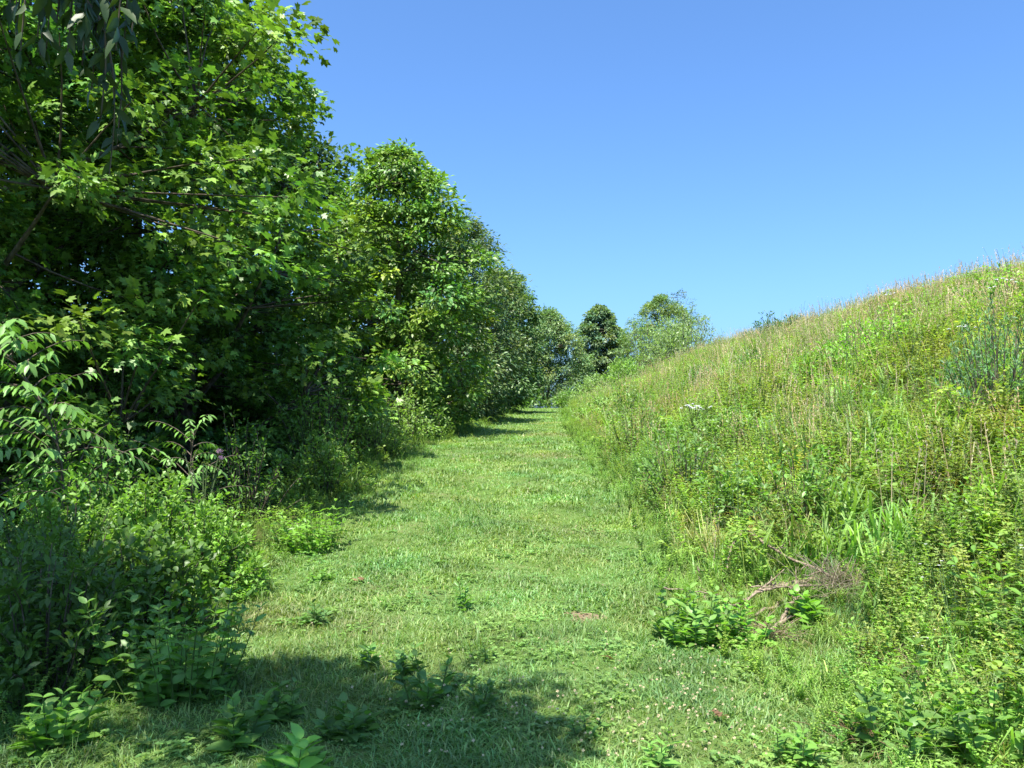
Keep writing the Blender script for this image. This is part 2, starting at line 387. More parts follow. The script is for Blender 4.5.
def bramble(seed, L_=1.0, n=16, leaf=.07):
    r = np.random.default_rng(seed); a = r.uniform(0, 6.28); d = np.array([np.cos(a), np.sin(a), 0])
    e = d * L_ * .9 + np.array([0, 0, L_ * .15]); c = d * L_ * .3 + np.array([0, 0, L_ * .95]); P = bez([0, 0, 0], c, e, 8)
    st = tube(P, np.linspace(.005, .002, 8), 3, (.16, .09, .05)); lf = []
    t = np.linspace(.12, 1, n); Pn = (1 - t)[:, None] ** 2 * np.zeros(3) + 2 * (t * (1 - t))[:, None] * c + (t ** 2)[:, None] * e
    for j in range(3):
        aa = a + np.where(np.arange(n) % 2, 1.4, -1.4) + (j - 1) * .9 + r.normal(0, .2, n)
        D = np.stack([np.cos(aa), np.sin(aa), r.normal(.15, .25, n)], 1)
        Sz = leaf * r.uniform(.7, 1.2, n) * (1 - .4 * t)
        lf.append(inst(BROAD, frames(D, np.tile([0, 0, 1.], (n, 1)) + r.normal(0, .3, (n, 3)), Sz, Sz * 1.2), Pn + D * .03, r.uniform(.75, 1.3, (n, 1)) * np.ones((1, 3))))
    return st, merge(lf)
P_bramble = [proto_mix(bramble(400 + k)) for k in range(6)]
def straw(seed, H=.62, n=9):
    r = np.random.default_rng(seed); cs = []
    for k in range(n):
        a = r.uniform(0, 6.28); h = H * r.uniform(.6, 1.1); p = np.append(r.normal(0, .06, 2), 0)
        e = p + np.array([np.cos(a) * .18 * h, np.sin(a) * .18 * h, h]); s = np.array([-np.sin(a), np.cos(a), 0]) * .0028
        cs.append(chunk([p - s, p + s, e + s * .5, e - s * .5], [(0, 1, 2, 3)], (1.1, 1.0, .95)))
        m = 9; t = r.uniform(0, .2 * h, m); D = unit(e - p)[None] + r.normal(0, .35, (m, 3)); Pn = e - unit(e - p) * t[:, None]
        cs.append(inst(LEAF2, frames(D, r.normal(0, 1, (m, 3)), np.full(m, .022), np.full(m, .015)), Pn, np.ones((m, 3)) * r.uniform(.8, 1.1, (m, 1))))
    return merge(cs)
P_straw = [straw(430 + k) for k in range(5)]
P_tall = [blade_clump(24, .46, .07, .009, .8, segs=3, seed=450 + k) for k in range(6)]
P_mid = [blade_clump(24, .30, .07, .008, .9, segs=3, seed=470 + k) for k in range(5)]
P_wide = [blade_clump(22, .55, .10, .022, .8, segs=3, seed=480 + k) for k in range(5)]

# ------------------------------------------------------------------ the hillside growth
def hx0(v): return redge(v) + .05
def hx1(v): return np.minimum(.78 * v + 2.5, redge(v) + 19)
bands = [(1.5, 3.5, .5), (3.5, 6, 1.0), (6, 10, .85), (10, 16, .60), (16, 26, .36), (26, 42, .20), (42, 75, .10)]
def hillscatter(protos, dens, base, smin, smax, cond=None, far_boost=1.0, **kw):
    out = []
    for (y0, y1, f) in bands:
        ff = f * (far_boost if y0 >= 10 else 1)
        x, y = pts_band(y0, y1, dens * ff, hx0, hx1)
        s = x - redge(y)
        if cond is not None:
            pr = np.clip(cond(x, y, s), 0, 1); k = rng.random(len(x)) < pr; x, y, s = x[k], y[k], s[k]
        t = tints(base, x, y, **kw)
        grow = np.where(y > 6.5, np.interp(s, [0, .3, 1.5], [.6, .95, 1.05]), np.interp(s, [0, .4, 1.5], [.45, .7, 1.0])) * np.interp(y, [0, 20, 60], [1, 1.1, 1.35])
        grow = grow * np.where(np.hypot(x - HOLE[0] + .1, (y - HOLE[1] + .45) / 1.6) < .62, .38, 1)
        out += scatter(protos, x, y, smin, smax, t, tilt=.18, hs=grow)
    return merge(out)
HOLE = at(765, 600)
dry = lambda x, y, s: .5 + .5 * wav(x, y, 2.6, 3.3)
g = build('tall_grass', merge([hillscatter(P_tall, 9, (.27, .32, .13), .5, 1.2, hue=.25, cond=lambda x, y, s: .7 + .8 * wav(x, y, 1.9, 5.5)), hillscatter(P_mid, 26, (.52, .41, .29), .7, 1.35, far_boost=1.5, cond=lambda x, y, s: (s > 4) * (.25 + .9 * wav(x, y, 2.1, 3.3) + .16 * (s - 5.5))), hillscatter(P_mid, 36, (.24, .295, .11), .4, 1.05, far_boost=.7, hue=.3, amt=.3),
                               hillscatter(P_wide, 22, (.22, .36, .08), .4, 1.0, cond=lambda x, y, s: (y < 9) * (.4 + .8 * wav(x, y, .9, 1.7))), hillscatter(P_wide, 8, (.20, .32, .08), .6, 1.2, cond=lambda x, y, s: wav(x, y, 1.7, 8) > 0)]), M_grass)
tag(g, 'tall unmown green grass covering the hillside', 'grass', kind='stuff')
g = build('dry_grass', hillscatter(P_straw, 30, (.56, .45, .31), .6, 1.3, far_boost=1.5, cond=lambda x, y, s: np.interp(y, [6, 13], [.2, 1]) * (.05 + .6 * dry(x, y, s) * np.interp(s, [0, 3, 10], [.3, 1.0, 2.4]) + .9 * (s > 7.5)), hue=.12), M_grass)
tag(g, 'tan seed-headed dry grass standing over the upper hillside', 'dry grass', kind='stuff')
g = build('wild_herbs', merge([
    hillscatter(P_broad, 34, (.21, .33, .07), .4, 1.05, hue=.2, amt=.3, far_boost=2.2, cond=lambda x, y, s: .4 + .6 * wav(x, y, 1.4, 1.1)),
    hillscatter(P_broad, 26, (.20, .36, .06), .5, 1.1, cond=lambda x, y, s: (y < 9) * (.6 + .8 * wav(x, y, .8, 3.1))),
    hillscatter(P_narrow, 18, (.20, .30, .085), .45, 1.0, cond=lambda x, y, s: .4 + .7 * wav(x, y, 1.9, 6.1)),
    hillscatter(P_small, 80, (.22, .30, .085), .5, 1.35, hue=.22, amt=.3, far_boost=1.7, cond=lambda x, y, s: .55 + 1.0 * wav(x, y, 1.5, 4.4)),
    hillscatter(P_bramble, 20, (.21, .33, .065), .4, 1.0, cond=lambda x, y, s: .3 + .9 * wav(x, y, 2.2, 7.7))]), M_herb)
tag(g, 'leafy wild herbs and brambles growing all over the hillside', 'herbs', kind='stuff')
# low growth at the path edges, both sides, and under the trees on the left
def leftscatter(protos, dens, base, smin, smax, w0, w1, y0=1.5, y1=60, **kw):
    out = []
    for (a, b, f) in bands:
        a, b = max(a, y0), min(b, y1)
        if b <= a: continue
        x, y = pts_band(a, b, dens * f, lambda v: ledge(v) - w1, lambda v: ledge(v) - w0)
        out += scatter(protos, x, y, smin, smax, tints(base, x, y, **kw), tilt=.2, hs=np.interp(y, [0, 20, 60], [1, 1.1, 1.3]))
    return merge(out)
def rightscatter(protos, dens, base, smin, smax, a, b, y0, y1):
    x, y = pts_band(y0, y1, dens, lambda v: redge(v) + a, lambda v: redge(v) + b)
    k = np.hypot(x - HOLE[0] + .1, (y - HOLE[1] + .45) / 1.5) > .58; k |= rng.random(len(x)) < .2; x, y = x[k], y[k]
    return scatter(protos, x, y, smin, smax, tints(base, x, y), tilt=.2)
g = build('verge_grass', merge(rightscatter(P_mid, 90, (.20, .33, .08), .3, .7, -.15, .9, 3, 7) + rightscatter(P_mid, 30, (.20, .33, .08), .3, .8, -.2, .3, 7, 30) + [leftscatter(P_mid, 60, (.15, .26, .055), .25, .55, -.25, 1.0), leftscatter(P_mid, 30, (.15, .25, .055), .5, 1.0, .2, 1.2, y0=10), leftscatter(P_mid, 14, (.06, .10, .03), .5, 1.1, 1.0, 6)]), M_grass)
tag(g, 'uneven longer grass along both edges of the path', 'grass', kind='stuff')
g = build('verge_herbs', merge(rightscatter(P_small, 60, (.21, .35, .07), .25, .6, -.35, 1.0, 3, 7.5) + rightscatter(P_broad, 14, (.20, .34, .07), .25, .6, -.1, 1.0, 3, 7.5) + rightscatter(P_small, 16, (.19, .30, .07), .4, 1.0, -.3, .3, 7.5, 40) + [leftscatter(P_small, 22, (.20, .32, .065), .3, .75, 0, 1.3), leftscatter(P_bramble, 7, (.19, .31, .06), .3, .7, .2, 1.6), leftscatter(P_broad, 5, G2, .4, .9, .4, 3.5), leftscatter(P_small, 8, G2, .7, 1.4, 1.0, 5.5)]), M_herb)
tag(g, 'low leafy undergrowth beneath the trees beside the path', 'undergrowth', kind='stuff')
# small white flowers on the hill
def fleabane(seed):
    r = np.random.default_rng(seed); cs = []
    for k in range(6):
        a = r.uniform(0, 6.28); h = r.uniform(.7, 1.0); e = np.array([np.cos(a) * .12, np.sin(a) * .12, h]); s = np.array([-np.sin(a), np.cos(a), 0]) * .002
        cs.append(chunk([-s, s, e + s, e - s], [(0, 1, 2, 3)], (.15, .25, .10)))
        m = 8; b = np.arange(m) * .785; D = np.stack([np.cos(b), np.sin(b), np.full(m, .15)], 1)
        cs.append(inst(LEAF2, frames(D, np.tile([0, 0, 1.], (m, 1)), np.full(m, .013), np.full(m, .018)), np.tile(e, (m, 1))))
    return merge(cs)
g = build('white_wildflowers', hillscatter([fleabane(500 + k) for k in range(4)], 5.0, (.75, .75, .72), .7, 1.1, cond=lambda x, y, s: .1 + 1.2 * wav(x, y, 2.0, 2.5), amt=.05, hue=0), M_petal)
tag(g, 'tiny white daisy-like wildflowers scattered over the hillside', 'wildflowers', kind='stuff')

# ------------------------------------------------------------------ shrubs and trees
def shrub(name, label, cat, x, y, H, Rad, leaf=LEAF6, lsize=.05, lw=1.0, nst=40, per=30, col=G1, seed=1, group=None, droop=.0, spiky=0.0, arch=.35, cvar=.15, Ry=None, stemcol=(.6, .5, .4), up=.25):
    """stems fan out of one base; leaves run along each stem"""
    r = np.random.default_rng(seed); z0 = float(ground_h(x, y)); root = empty(name, (x, y, z0 - .02), label, cat, group)
    st, lf = [], []; Ry = Ry or Rad
    for k in range(nst):
        a = k * 2.4 + r.normal(0, .4); q = math.sqrt((k + .5) / nst) * r.uniform(.8, 1.12)
        hh = H * max(.12, 1 - .80 * q ** 2.2) * r.uniform(.75, 1.08)
        b = np.array([np.cos(a) * Rad * q * .45, np.sin(a) * Ry * q * .45, 0]); e = np.array([np.cos(a) * Rad * q, np.sin(a) * Ry * q, hh]); c = (b + e) / 2 + np.array([0, 0, arch * hh]) + r.normal(0, .05 * H, 3)
        P = bez(b, c, e, 7); st.append(tube(P, np.linspace(.007, .002, 7) * (.6 + H * .5), 4))
        t = r.uniform(.06, 1, per) ** .85; Pn = (1 - t)[:, None] ** 2 * b + 2 * (t * (1 - t))[:, None] * c + (t ** 2)[:, None] * e
        D = r.normal(0, .8, (per, 3)) + unit(e - b)[None] * (.4 + spiky); D[:, 2] += up - droop
        Pn = Pn + unit(D) * lsize * r.uniform(0, 1.6, (per, 1)) * (1 - spiky * .7)
        N = np.array([[0, 0, 1.]]) + r.normal(0, .45, (per, 3)); Sz = lsize * r.uniform(.6, 1.25, per)
        T = np.array(col)[None] * 1.9 * r.normal(1, cvar * .6) * np.clip(r.normal(1, cvar, (per, 1)), .6, 1.5)
        lf.append(inst(leaf, frames(D, N, Sz, Sz * lw), Pn, T))
    build('stem', merge(st), M_bark, root); build('foliage', merge(lf), M_herb, root)
    return root
def tree(name, label, cat, x, y, H, Rad, prof, leaf=LEAF6, lsize=.10, lw=1.0, nclump=220, per=90, csize=.42, col=(.06, .12, .022), base=None, trunk_r=.13,
         clear=.12, seed=1, group=None, limbs=18, droop=.15, rough_out=.22, flat=.55, lean=(0, 0), cvar=.18, inner=.45, extra=None, hue=.10):
    r = np.random.default_rng(seed); z0 = float(ground_h(x, y)) if base is None else base
    root = empty(name, (x, y, z0), label, cat, group)
    top = np.array([lean[0], lean[1], H * .93])
    tp = bez([0, 0, -.15], np.array([lean[0] * .2 + r.normal(0, .1), r.normal(0, .1), H * .45]), top, 14)
    tr = np.linspace(1, .12, 14) * trunk_r; tr[0] *= 1.35
    wood = [tube(tp, tr, 9)]
    pu, pr = zip(*prof)
    ph = r.uniform(0, 6.28, 4)
    def rad(u, th):
        lump = 1 + rough_out * (.5 * np.sin(2 * th + ph[0] + 5 * u) + .35 * np.sin(3 * th + ph[1] - 9 * u) + .35 * np.sin(5 * th + ph[2] + 14 * u) + .25 * np.sin(17 * u + ph[3]))
        return Rad * np.interp(u, pu, pr) * lump
    def tpt(z):
        k = np.clip(z / top[2], 0, 1); return np.array([np.interp(z, tp[:, 2], tp[:, 0]), np.interp(z, tp[:, 2], tp[:, 1]), z])
    LP = []
    for k in range(limbs):
        u = (k + r.uniform(0, 1)) / limbs * .86 + .06; th = k * 2.4 + r.normal(0, .3)
        ze = clear * H + u * (1 - clear) * H; q = rad(u, th) * .72
        zs = max(clear * H * .6, ze - q * r.uniform(.5, 1.0)); a = tpt(min(zs, H * .85)); e = tpt(min(ze, H * .93)) + np.array([np.cos(th) * q, np.sin(th) * q, 0]); e[2] = ze
        c = (a + e) / 2 + np.array([0, 0, -.12 * q]); P = bez(a, c, e, 7); LP.append(P)
        wood.append(tube(P, np.linspace(.45, .10, 7) * trunk_r * (1 - .55 * u), 5))
    LPa = np.concatenate(LP)
    u = r.beta(1.15, 1.15, nclump); th = r.uniform(0, 2 * np.pi, nclump)
    f = np.where(r.random(nclump) < inner, r.uniform(.25, .85, nclump), r.uniform(.82, 1.04, nclump))
    C = np.zeros((nclump, 3)); q = rad(u, th) * f
    C[:, 2] = clear * H + u * (1 - clear) * H
    ax = np.stack([np.interp(C[:, 2], tp[:, 2], tp[:, 0]), np.interp(C[:, 2], tp[:, 2], tp[:, 1])], 1)
    C[:, 0] = ax[:, 0] + np.cos(th) * q; C[:, 1] = ax[:, 1] + np.sin(th) * q
    if extra is not None: C = np.concatenate([C, np.array(extra) - np.array([x, y, z0])])
    for c in C:
        d = np.linalg.norm((LPa - c) * [1, 1, 1.2], axis=1) + .5 * np.maximum(LPa[:, 2] - c[2], 0); a = LPa[int(np.argmin(d))]
        P = bez(a, (a + c) / 2 + r.normal(0, .06, 3), c, 4); wood.append(tube(P, np.linspace(.011, .004, 4) * (1 + trunk_r * 4), 3))
    build('trunk', merge(wood), M_bark, root)
    n = len(C) * per; ci = np.repeat(np.arange(len(C)), per)
    cs = csize * r.uniform(.6, 1.3, len(C))
    off = unit(r.normal(0, 1, (n, 3))) * (r.random(n) ** .5)[:, None] * cs[ci][:, None] * [1, 1, flat]
    P = C[ci] + off
    outw = unit(np.stack([P[:, 0], P[:, 1], np.zeros(n)], 1)); offh = unit(off + 1e-6)
    P[:, 2] -= .25 * np.hypot(off[:, 0], off[:, 1]) ** 2 / csize
    D = offh * .8 + outw * .5 + r.normal(0, .35, (n, 3)); D[:, 2] -= droop
    N = np.array([[0, 0, 1.]]) + outw * .35 + r.normal(0, .42, (n, 3))
    Sz = lsize * r.uniform(.4, 1.3, n)
    ct = r.normal(1, cvar * .6, len(C))[ci] * r.normal(1, cvar, n); hs = r.normal(0, hue, len(C))[ci] + r.normal(0, hue * .6, n)
    T = np.array(col)[None] * np.clip(ct, .5, 1.7)[:, None]; T[:, 0] *= 1 + hs; T[:, 2] *= 1 - hs
    build('crown', inst(leaf, frames(D, N, Sz, Sz * lw), P, np.clip(T, .003, 1)), M_leaf, root)
    return root
CONE2 = [(0, .85), (.15, 1.0), (.42, .98), (.6, .74), (.8, .42), (.93, .18), (1, .04)]
EGG = [(0, .85), (.15, 1.0), (.4, .97), (.6, .84), (.78, .62), (.9, .42), (1, .14)]
TEAR = [(0, .7), (.25, .95), (.45, 1.0), (.6, .93), (.75, .74), (.87, .5), (.95, .28), (1, .05)]
OVAL = [(0, .55), (.12, .85), (.35, 1.0), (.6, .85), (.8, .58), (.93, .3), (1, .06)]
CONE = [(0, .75), (.15, 1.0), (.4, .9), (.65, .66), (.85, .38), (1, .05)]
ROUND = [(0, .6), (.2, .92), (.5, 1), (.75, .8), (.92, .45), (1, .1)]
FULL = [(0, .8), (.1, 1.0), (.4, 1.0), (.7, .8), (.9, .45), (1, .12)]
MCOL = (.140, .250, .050)
tree('maple_tree', 'tall leafy maple filling the left edge of the view', 'tree', -6.7, 9.2, 10.8, 3.35, FULL, MAPLE, .108, 1, 470, 120, .48, MCOL, rough_out=.34, cvar=.28, trunk_r=.17, seed=11, clear=.06, extra=[(-3.6, 8.6, 3.6), (-3.2, 8.9, 3.9), (-3.0, 8.4, 3.4), (-2.75, 8.7, 3.8), (-2.6, 8.3, 3.3), (-2.45, 8.6, 3.75), (-2.3, 8.35, 3.9), (-3.3, 8.4, 4.3), (-2.8, 8.6, 4.4), (-3.4, 8.8, 3.0)], group='maples on the left of the path')
tree('maple_tree', 'large bushy maple whose right edge cuts against the sky, second from the left', 'tree', -5.4, 13.2, 9.6, 3.0, CONE2, MAPLE, .108, 1, 470, 120, .42, MCOL, rough_out=.34, cvar=.28, trunk_r=.16, seed=12, clear=.05, group='maples on the left of the path')
tree('maple_tree', 'lighter green maple just left of the path, with a dark hollow in its crown', 'tree', pix(395, 20), 20, 7.25, 2.05, FULL, LEAF6, .14, 1.25, 430, 90, .42, (.155, .265, .055), rough_out=.3, cvar=.25, trunk_r=.12, seed=13, clear=.06, group='maples on the left of the path')
tree('grey_green_tree', 'greyish green narrow-leaved tree behind the lighter maple', 'tree', pix(459, 27), 27, 6.95, 2.05, FULL, LANCE, .15, 1.6, 430, 85, .45, (.130, .195, .075), trunk_r=.12, seed=14, clear=.05, droop=.3, flat=.8)
tree('grey_green_tree', 'grey green tree whose crown falls away between two darker ones', 'tree', pix(500, 37), 37, 6.7, 2.1, FULL, LEAF6, .15, 1.2, 380, 95, .45, (.115, .195, .065), trunk_r=.12, seed=15, clear=.10, droop=.3, flat=.8)
tree('grey_green_tree', 'rounded tree at the top of the path with its dark trunk showing', 'tree', pix(549, 57), 57, 7.2, 2.75, FULL, LANCE, .20, 1.6, 420, 90, .5, (.165, .25, .09), trunk_r=.15, seed=16, clear=.10, droop=.3, flat=.8)
tree('conical_tree', 'lone dark conical tree standing on the skyline at the top of the path', 'tree', pix(600, 66), 66, 10.4, 2.45, TEAR, LEAF6, .24, 1.3, 520, 90, .45, (.155, .235, .12), trunk_r=.16, seed=17, clear=.02, base=.2, rough_out=.05, inner=.35)
# the wood behind the front row; leaf colour darkened for the shade within it
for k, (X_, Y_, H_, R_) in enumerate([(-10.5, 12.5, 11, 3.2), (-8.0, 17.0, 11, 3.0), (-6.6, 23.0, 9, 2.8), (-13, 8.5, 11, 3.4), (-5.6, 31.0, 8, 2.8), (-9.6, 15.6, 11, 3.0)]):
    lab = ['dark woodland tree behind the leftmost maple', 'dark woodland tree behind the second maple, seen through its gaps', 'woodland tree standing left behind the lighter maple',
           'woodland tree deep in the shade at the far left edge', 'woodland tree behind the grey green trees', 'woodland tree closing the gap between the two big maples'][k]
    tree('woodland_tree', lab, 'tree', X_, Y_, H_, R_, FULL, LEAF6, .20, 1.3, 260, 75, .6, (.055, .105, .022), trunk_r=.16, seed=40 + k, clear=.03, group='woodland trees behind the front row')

# understorey closing the wood below the crowns, shade put into its leaf colour
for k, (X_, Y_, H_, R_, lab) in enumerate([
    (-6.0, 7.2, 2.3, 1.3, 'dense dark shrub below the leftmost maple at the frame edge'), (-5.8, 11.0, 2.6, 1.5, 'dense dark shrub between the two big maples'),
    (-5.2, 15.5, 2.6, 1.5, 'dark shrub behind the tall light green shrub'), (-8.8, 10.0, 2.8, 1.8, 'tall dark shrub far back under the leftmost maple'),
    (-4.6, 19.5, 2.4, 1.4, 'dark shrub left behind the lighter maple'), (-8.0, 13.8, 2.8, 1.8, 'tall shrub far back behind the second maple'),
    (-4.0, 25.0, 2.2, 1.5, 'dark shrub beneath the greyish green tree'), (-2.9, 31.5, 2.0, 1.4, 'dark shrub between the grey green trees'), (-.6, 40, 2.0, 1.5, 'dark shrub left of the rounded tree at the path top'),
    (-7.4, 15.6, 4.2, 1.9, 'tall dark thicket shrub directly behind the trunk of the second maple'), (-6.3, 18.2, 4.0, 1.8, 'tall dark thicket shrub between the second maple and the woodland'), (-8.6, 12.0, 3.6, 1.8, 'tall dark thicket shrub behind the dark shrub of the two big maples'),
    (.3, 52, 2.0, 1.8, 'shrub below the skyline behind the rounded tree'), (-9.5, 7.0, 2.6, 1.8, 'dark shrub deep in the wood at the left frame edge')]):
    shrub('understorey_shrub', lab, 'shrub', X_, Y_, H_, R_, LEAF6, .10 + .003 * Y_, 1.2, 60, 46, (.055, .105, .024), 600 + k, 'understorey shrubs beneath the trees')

# the wood going on beyond, one mass far off to the left
n = 26000; t = rng.random(n)
x = -75 + 50 * t + rng.normal(0, 5, n); y = 5 + 110 * t + rng.normal(0, 5, n)
P = np.stack([x, y, ground_h(x, y) + 11 * rng.random(n) ** 1.1 * (.8 + .3 * wav(x, y, 6, 2))], 1)
Sz = rng.uniform(.5, 1.1, n)
g = build('far_wood', inst(LEAF6, frames(rng.normal(0, 1, (n, 3)), rng.normal(0, .7, (n, 3)) + [0, 0, 1], Sz), P, tints((.06, .11, .03), x, y)), M_leaf)
tag(g, 'far-off wood seen as a green mass through gaps beneath the trees', 'woods', kind='stuff')

# tree beside the photographer whose shade falls on the foreground; a hanging bough of it is in view
def shade_pts():
    r = np.random.default_rng(77); out = []
    for (px, row, sx, sy, n) in [(415, 722, 50, 22, 12), (330, 700, 60, 22, 10), (220, 700, 50, 20, 5), (45, 640, 42, 24, 26), (30, 690, 25, 20, 5), (150, 655, 25, 15, 5), (490, 750, 30, 12, 5), (420, 765, 60, 10, 6), (20, 690, 20, 40, 5), (300, 690, 40, 10, 4)]:
        for _ in range(n):
            a, b, c = at(px + r.normal(0, sx) * .8, min(row + r.normal(0, sy) * .8, 790)); t = r.uniform(5.0, 8.0) / SUN[2]
            p = np.array([a, b, c]) + SUN * t
            if p[2] < EYE + .60 * p[1] + .25: continue
            out.append(p)
    return out
sp = shade_pts()
root = tree('shade_tree', 'tree whose bough of long dark leaves hangs in at the top left corner', 'tree', -5.4, -.8, 9.0, 2.0, ROUND, LEAF6, .13, 1.2, 60, 170, .44, (.055, .11, .025), trunk_r=.16, seed=60, clear=.6, extra=sp, inner=.5)
zb = root.location.z
def bough():
    r = np.random.default_rng(5); tw, lf = [], []
    o = np.array(root.location)
    sprays = [(75, 60, 2.2, 20), (95, 115, 2.25, 26), (60, 45, 2.15, 28), (105, 172, 2.3, 20), (112, 140, 2.35, 18), (85, 85, 2.3, 26), (100, 60, 2.4, 24)]
    sprays += [(r.uniform(-30, 125), r.uniform(-30, 55), r.uniform(2.0, 2.6), 20) for _ in range(26)]
    for (px, row, Y_, n) in sprays:
        e = np.array([pix(px, Y_), Y_, EYE + (HOR - row) / FPX * Y_]); a = e + np.array([-.12, -.05, .55])
        P = bez(a, a + np.array([.2, 0, -.1]), e, 7); tw.append(tube(P, np.linspace(.006, .002, 7), 4))
        t = r.uniform(.3, 1, n); Pn = np.stack([np.interp(t, np.linspace(0, 1, 7), P[:, j]) for j in range(3)], 1)
        D = r.normal(0, .5, (n, 3)); D[:, 2] = -1.0 + r.normal(0, .25, n)
        Sz = r.uniform(.05, .085, n); lf.append(inst(LANCE, frames(D, r.normal(0, 1, (n, 3)) + [0, -.5, .3], Sz, Sz * 1.5), Pn, np.array([[.038, .070, .020]]) * r.uniform(.8, 1.25, (n, 1))))  # leaf colour lowered so the bough looks shaded
    main = bez(np.array([-5.3, -.8, zb + 4.5]), np.array([-3, .8, 4.9]), np.array([-1.2, 2.1, 3.45]), 12)
    tw.append(tube(main, np.linspace(.06, .008, 12), 6))
    W = merge(tw); W[0] = W[0] - o.astype(np.float32); build('bough', W, M_bark, root)
    W = merge(lf); W[0] = W[0] - o.astype(np.float32); build('hanging_leaves', W, M_leaf, root)
bough()

# ------------------------------------------------------------------ shrubs (foliage + stems)
GB = 'bushes along the left side of the path'
# left of the path, near to far; shaded bushes have shade in their leaf colour
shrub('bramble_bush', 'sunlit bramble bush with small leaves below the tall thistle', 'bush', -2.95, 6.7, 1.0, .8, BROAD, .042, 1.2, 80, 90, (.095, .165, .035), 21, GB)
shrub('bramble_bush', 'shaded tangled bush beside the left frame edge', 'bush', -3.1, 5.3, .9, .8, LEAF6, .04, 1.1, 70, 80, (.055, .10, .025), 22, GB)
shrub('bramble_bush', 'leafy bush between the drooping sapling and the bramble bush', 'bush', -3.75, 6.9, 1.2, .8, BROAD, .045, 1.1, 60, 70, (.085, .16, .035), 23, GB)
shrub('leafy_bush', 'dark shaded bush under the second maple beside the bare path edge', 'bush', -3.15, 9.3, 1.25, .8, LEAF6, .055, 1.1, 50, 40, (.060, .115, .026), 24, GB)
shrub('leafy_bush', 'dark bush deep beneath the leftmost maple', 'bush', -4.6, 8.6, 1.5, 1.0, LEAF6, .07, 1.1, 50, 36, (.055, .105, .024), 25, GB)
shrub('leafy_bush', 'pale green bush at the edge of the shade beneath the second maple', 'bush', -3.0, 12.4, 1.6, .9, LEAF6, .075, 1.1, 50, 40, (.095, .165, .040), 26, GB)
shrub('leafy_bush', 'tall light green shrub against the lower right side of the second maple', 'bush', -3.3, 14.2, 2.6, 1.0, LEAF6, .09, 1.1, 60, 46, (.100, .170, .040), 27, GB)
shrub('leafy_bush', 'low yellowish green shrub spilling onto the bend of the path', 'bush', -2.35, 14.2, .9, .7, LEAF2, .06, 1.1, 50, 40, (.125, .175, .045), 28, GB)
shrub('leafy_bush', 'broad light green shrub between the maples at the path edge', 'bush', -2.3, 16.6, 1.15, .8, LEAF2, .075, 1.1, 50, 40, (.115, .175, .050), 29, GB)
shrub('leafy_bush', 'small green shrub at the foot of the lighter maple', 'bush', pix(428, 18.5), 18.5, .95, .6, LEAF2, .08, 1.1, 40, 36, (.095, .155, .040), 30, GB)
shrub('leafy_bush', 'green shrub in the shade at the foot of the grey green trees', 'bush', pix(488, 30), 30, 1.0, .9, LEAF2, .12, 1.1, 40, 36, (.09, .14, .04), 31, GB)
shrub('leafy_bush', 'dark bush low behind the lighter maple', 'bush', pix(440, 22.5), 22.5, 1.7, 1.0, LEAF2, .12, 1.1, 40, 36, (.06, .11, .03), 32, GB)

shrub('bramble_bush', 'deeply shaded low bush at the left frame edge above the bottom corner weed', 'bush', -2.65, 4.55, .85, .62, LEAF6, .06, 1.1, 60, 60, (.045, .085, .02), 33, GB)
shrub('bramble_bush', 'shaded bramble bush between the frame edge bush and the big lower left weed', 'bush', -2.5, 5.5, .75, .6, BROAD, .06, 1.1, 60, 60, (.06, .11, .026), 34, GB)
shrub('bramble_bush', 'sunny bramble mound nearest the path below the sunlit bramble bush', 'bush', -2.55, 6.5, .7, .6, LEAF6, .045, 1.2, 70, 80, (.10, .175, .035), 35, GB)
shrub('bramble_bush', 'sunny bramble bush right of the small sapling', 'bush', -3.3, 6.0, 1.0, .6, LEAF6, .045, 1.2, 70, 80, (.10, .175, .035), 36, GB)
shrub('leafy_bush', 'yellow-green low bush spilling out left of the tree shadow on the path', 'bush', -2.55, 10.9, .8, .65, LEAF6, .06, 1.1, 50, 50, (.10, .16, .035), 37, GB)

# sapling with long drooping leaves
def sapling(name, label, x, y, H, seed, n=40, leaf=.13, col=(.075, .15, .035), spread=.7):
    r = np.random.default_rng(seed); z0 = float(ground_h(x, y)); root = empty(name, (x, y, z0 - .03), label, 'sapling')
    tp = bez([0, 0, 0], [r.normal(0, .3), .0, H * .6], [r.normal(0, .25), -.1, H], 10); st = [tube(tp, np.linspace(.014, .004, 10), 6)]; lf = []
    for k in range(n):
        f = .22 + .76 * k / n; p = np.array([np.interp(f, np.linspace(0, 1, 10), tp[:, j]) for j in range(3)]); a = k * 2.4 + r.normal(0, .6)
        ln = spread * (1.15 - .75 * f) * r.uniform(.35, 1.25); e = p + np.array([np.cos(a) * ln, np.sin(a) * ln, ln * r.uniform(-.2, .8)]); c = (p + e) / 2 + np.array([0, 0, ln * .3]); P = bez(p, c, e, 6)
        st.append(tube(P, np.linspace(.006, .002, 6), 4)); m = 12; t = np.linspace(.25, 1, m)
        Pn = (1 - t)[:, None] ** 2 * p + 2 * (t * (1 - t))[:, None] * c + (t ** 2)[:, None] * e
        side = np.where(np.arange(m) % 2, 1, -1)[:, None] * r.uniform(.3, 1.2, (m, 1)) * np.array([[-np.sin(a), np.cos(a), 0]])
        D = side * .8 + unit(e - p)[None] * .6 + r.normal(0, .12, (m, 3)); D[:, 2] -= .75
        N = np.array([[0, 0, 1.]]) + unit(e - p)[None] * .2 + r.normal(0, .2, (m, 3)); Sz = leaf * r.uniform(.7, 1.1, m)
        lf.append(inst(LANCE, frames(D, N, Sz, Sz * 1.5), Pn, np.array([col]) * 1.9 * r.normal(1, .15, (m, 1))))
    build('stem', merge(st), M_bark, root); build('leaves', merge(lf), M_leaf, root)
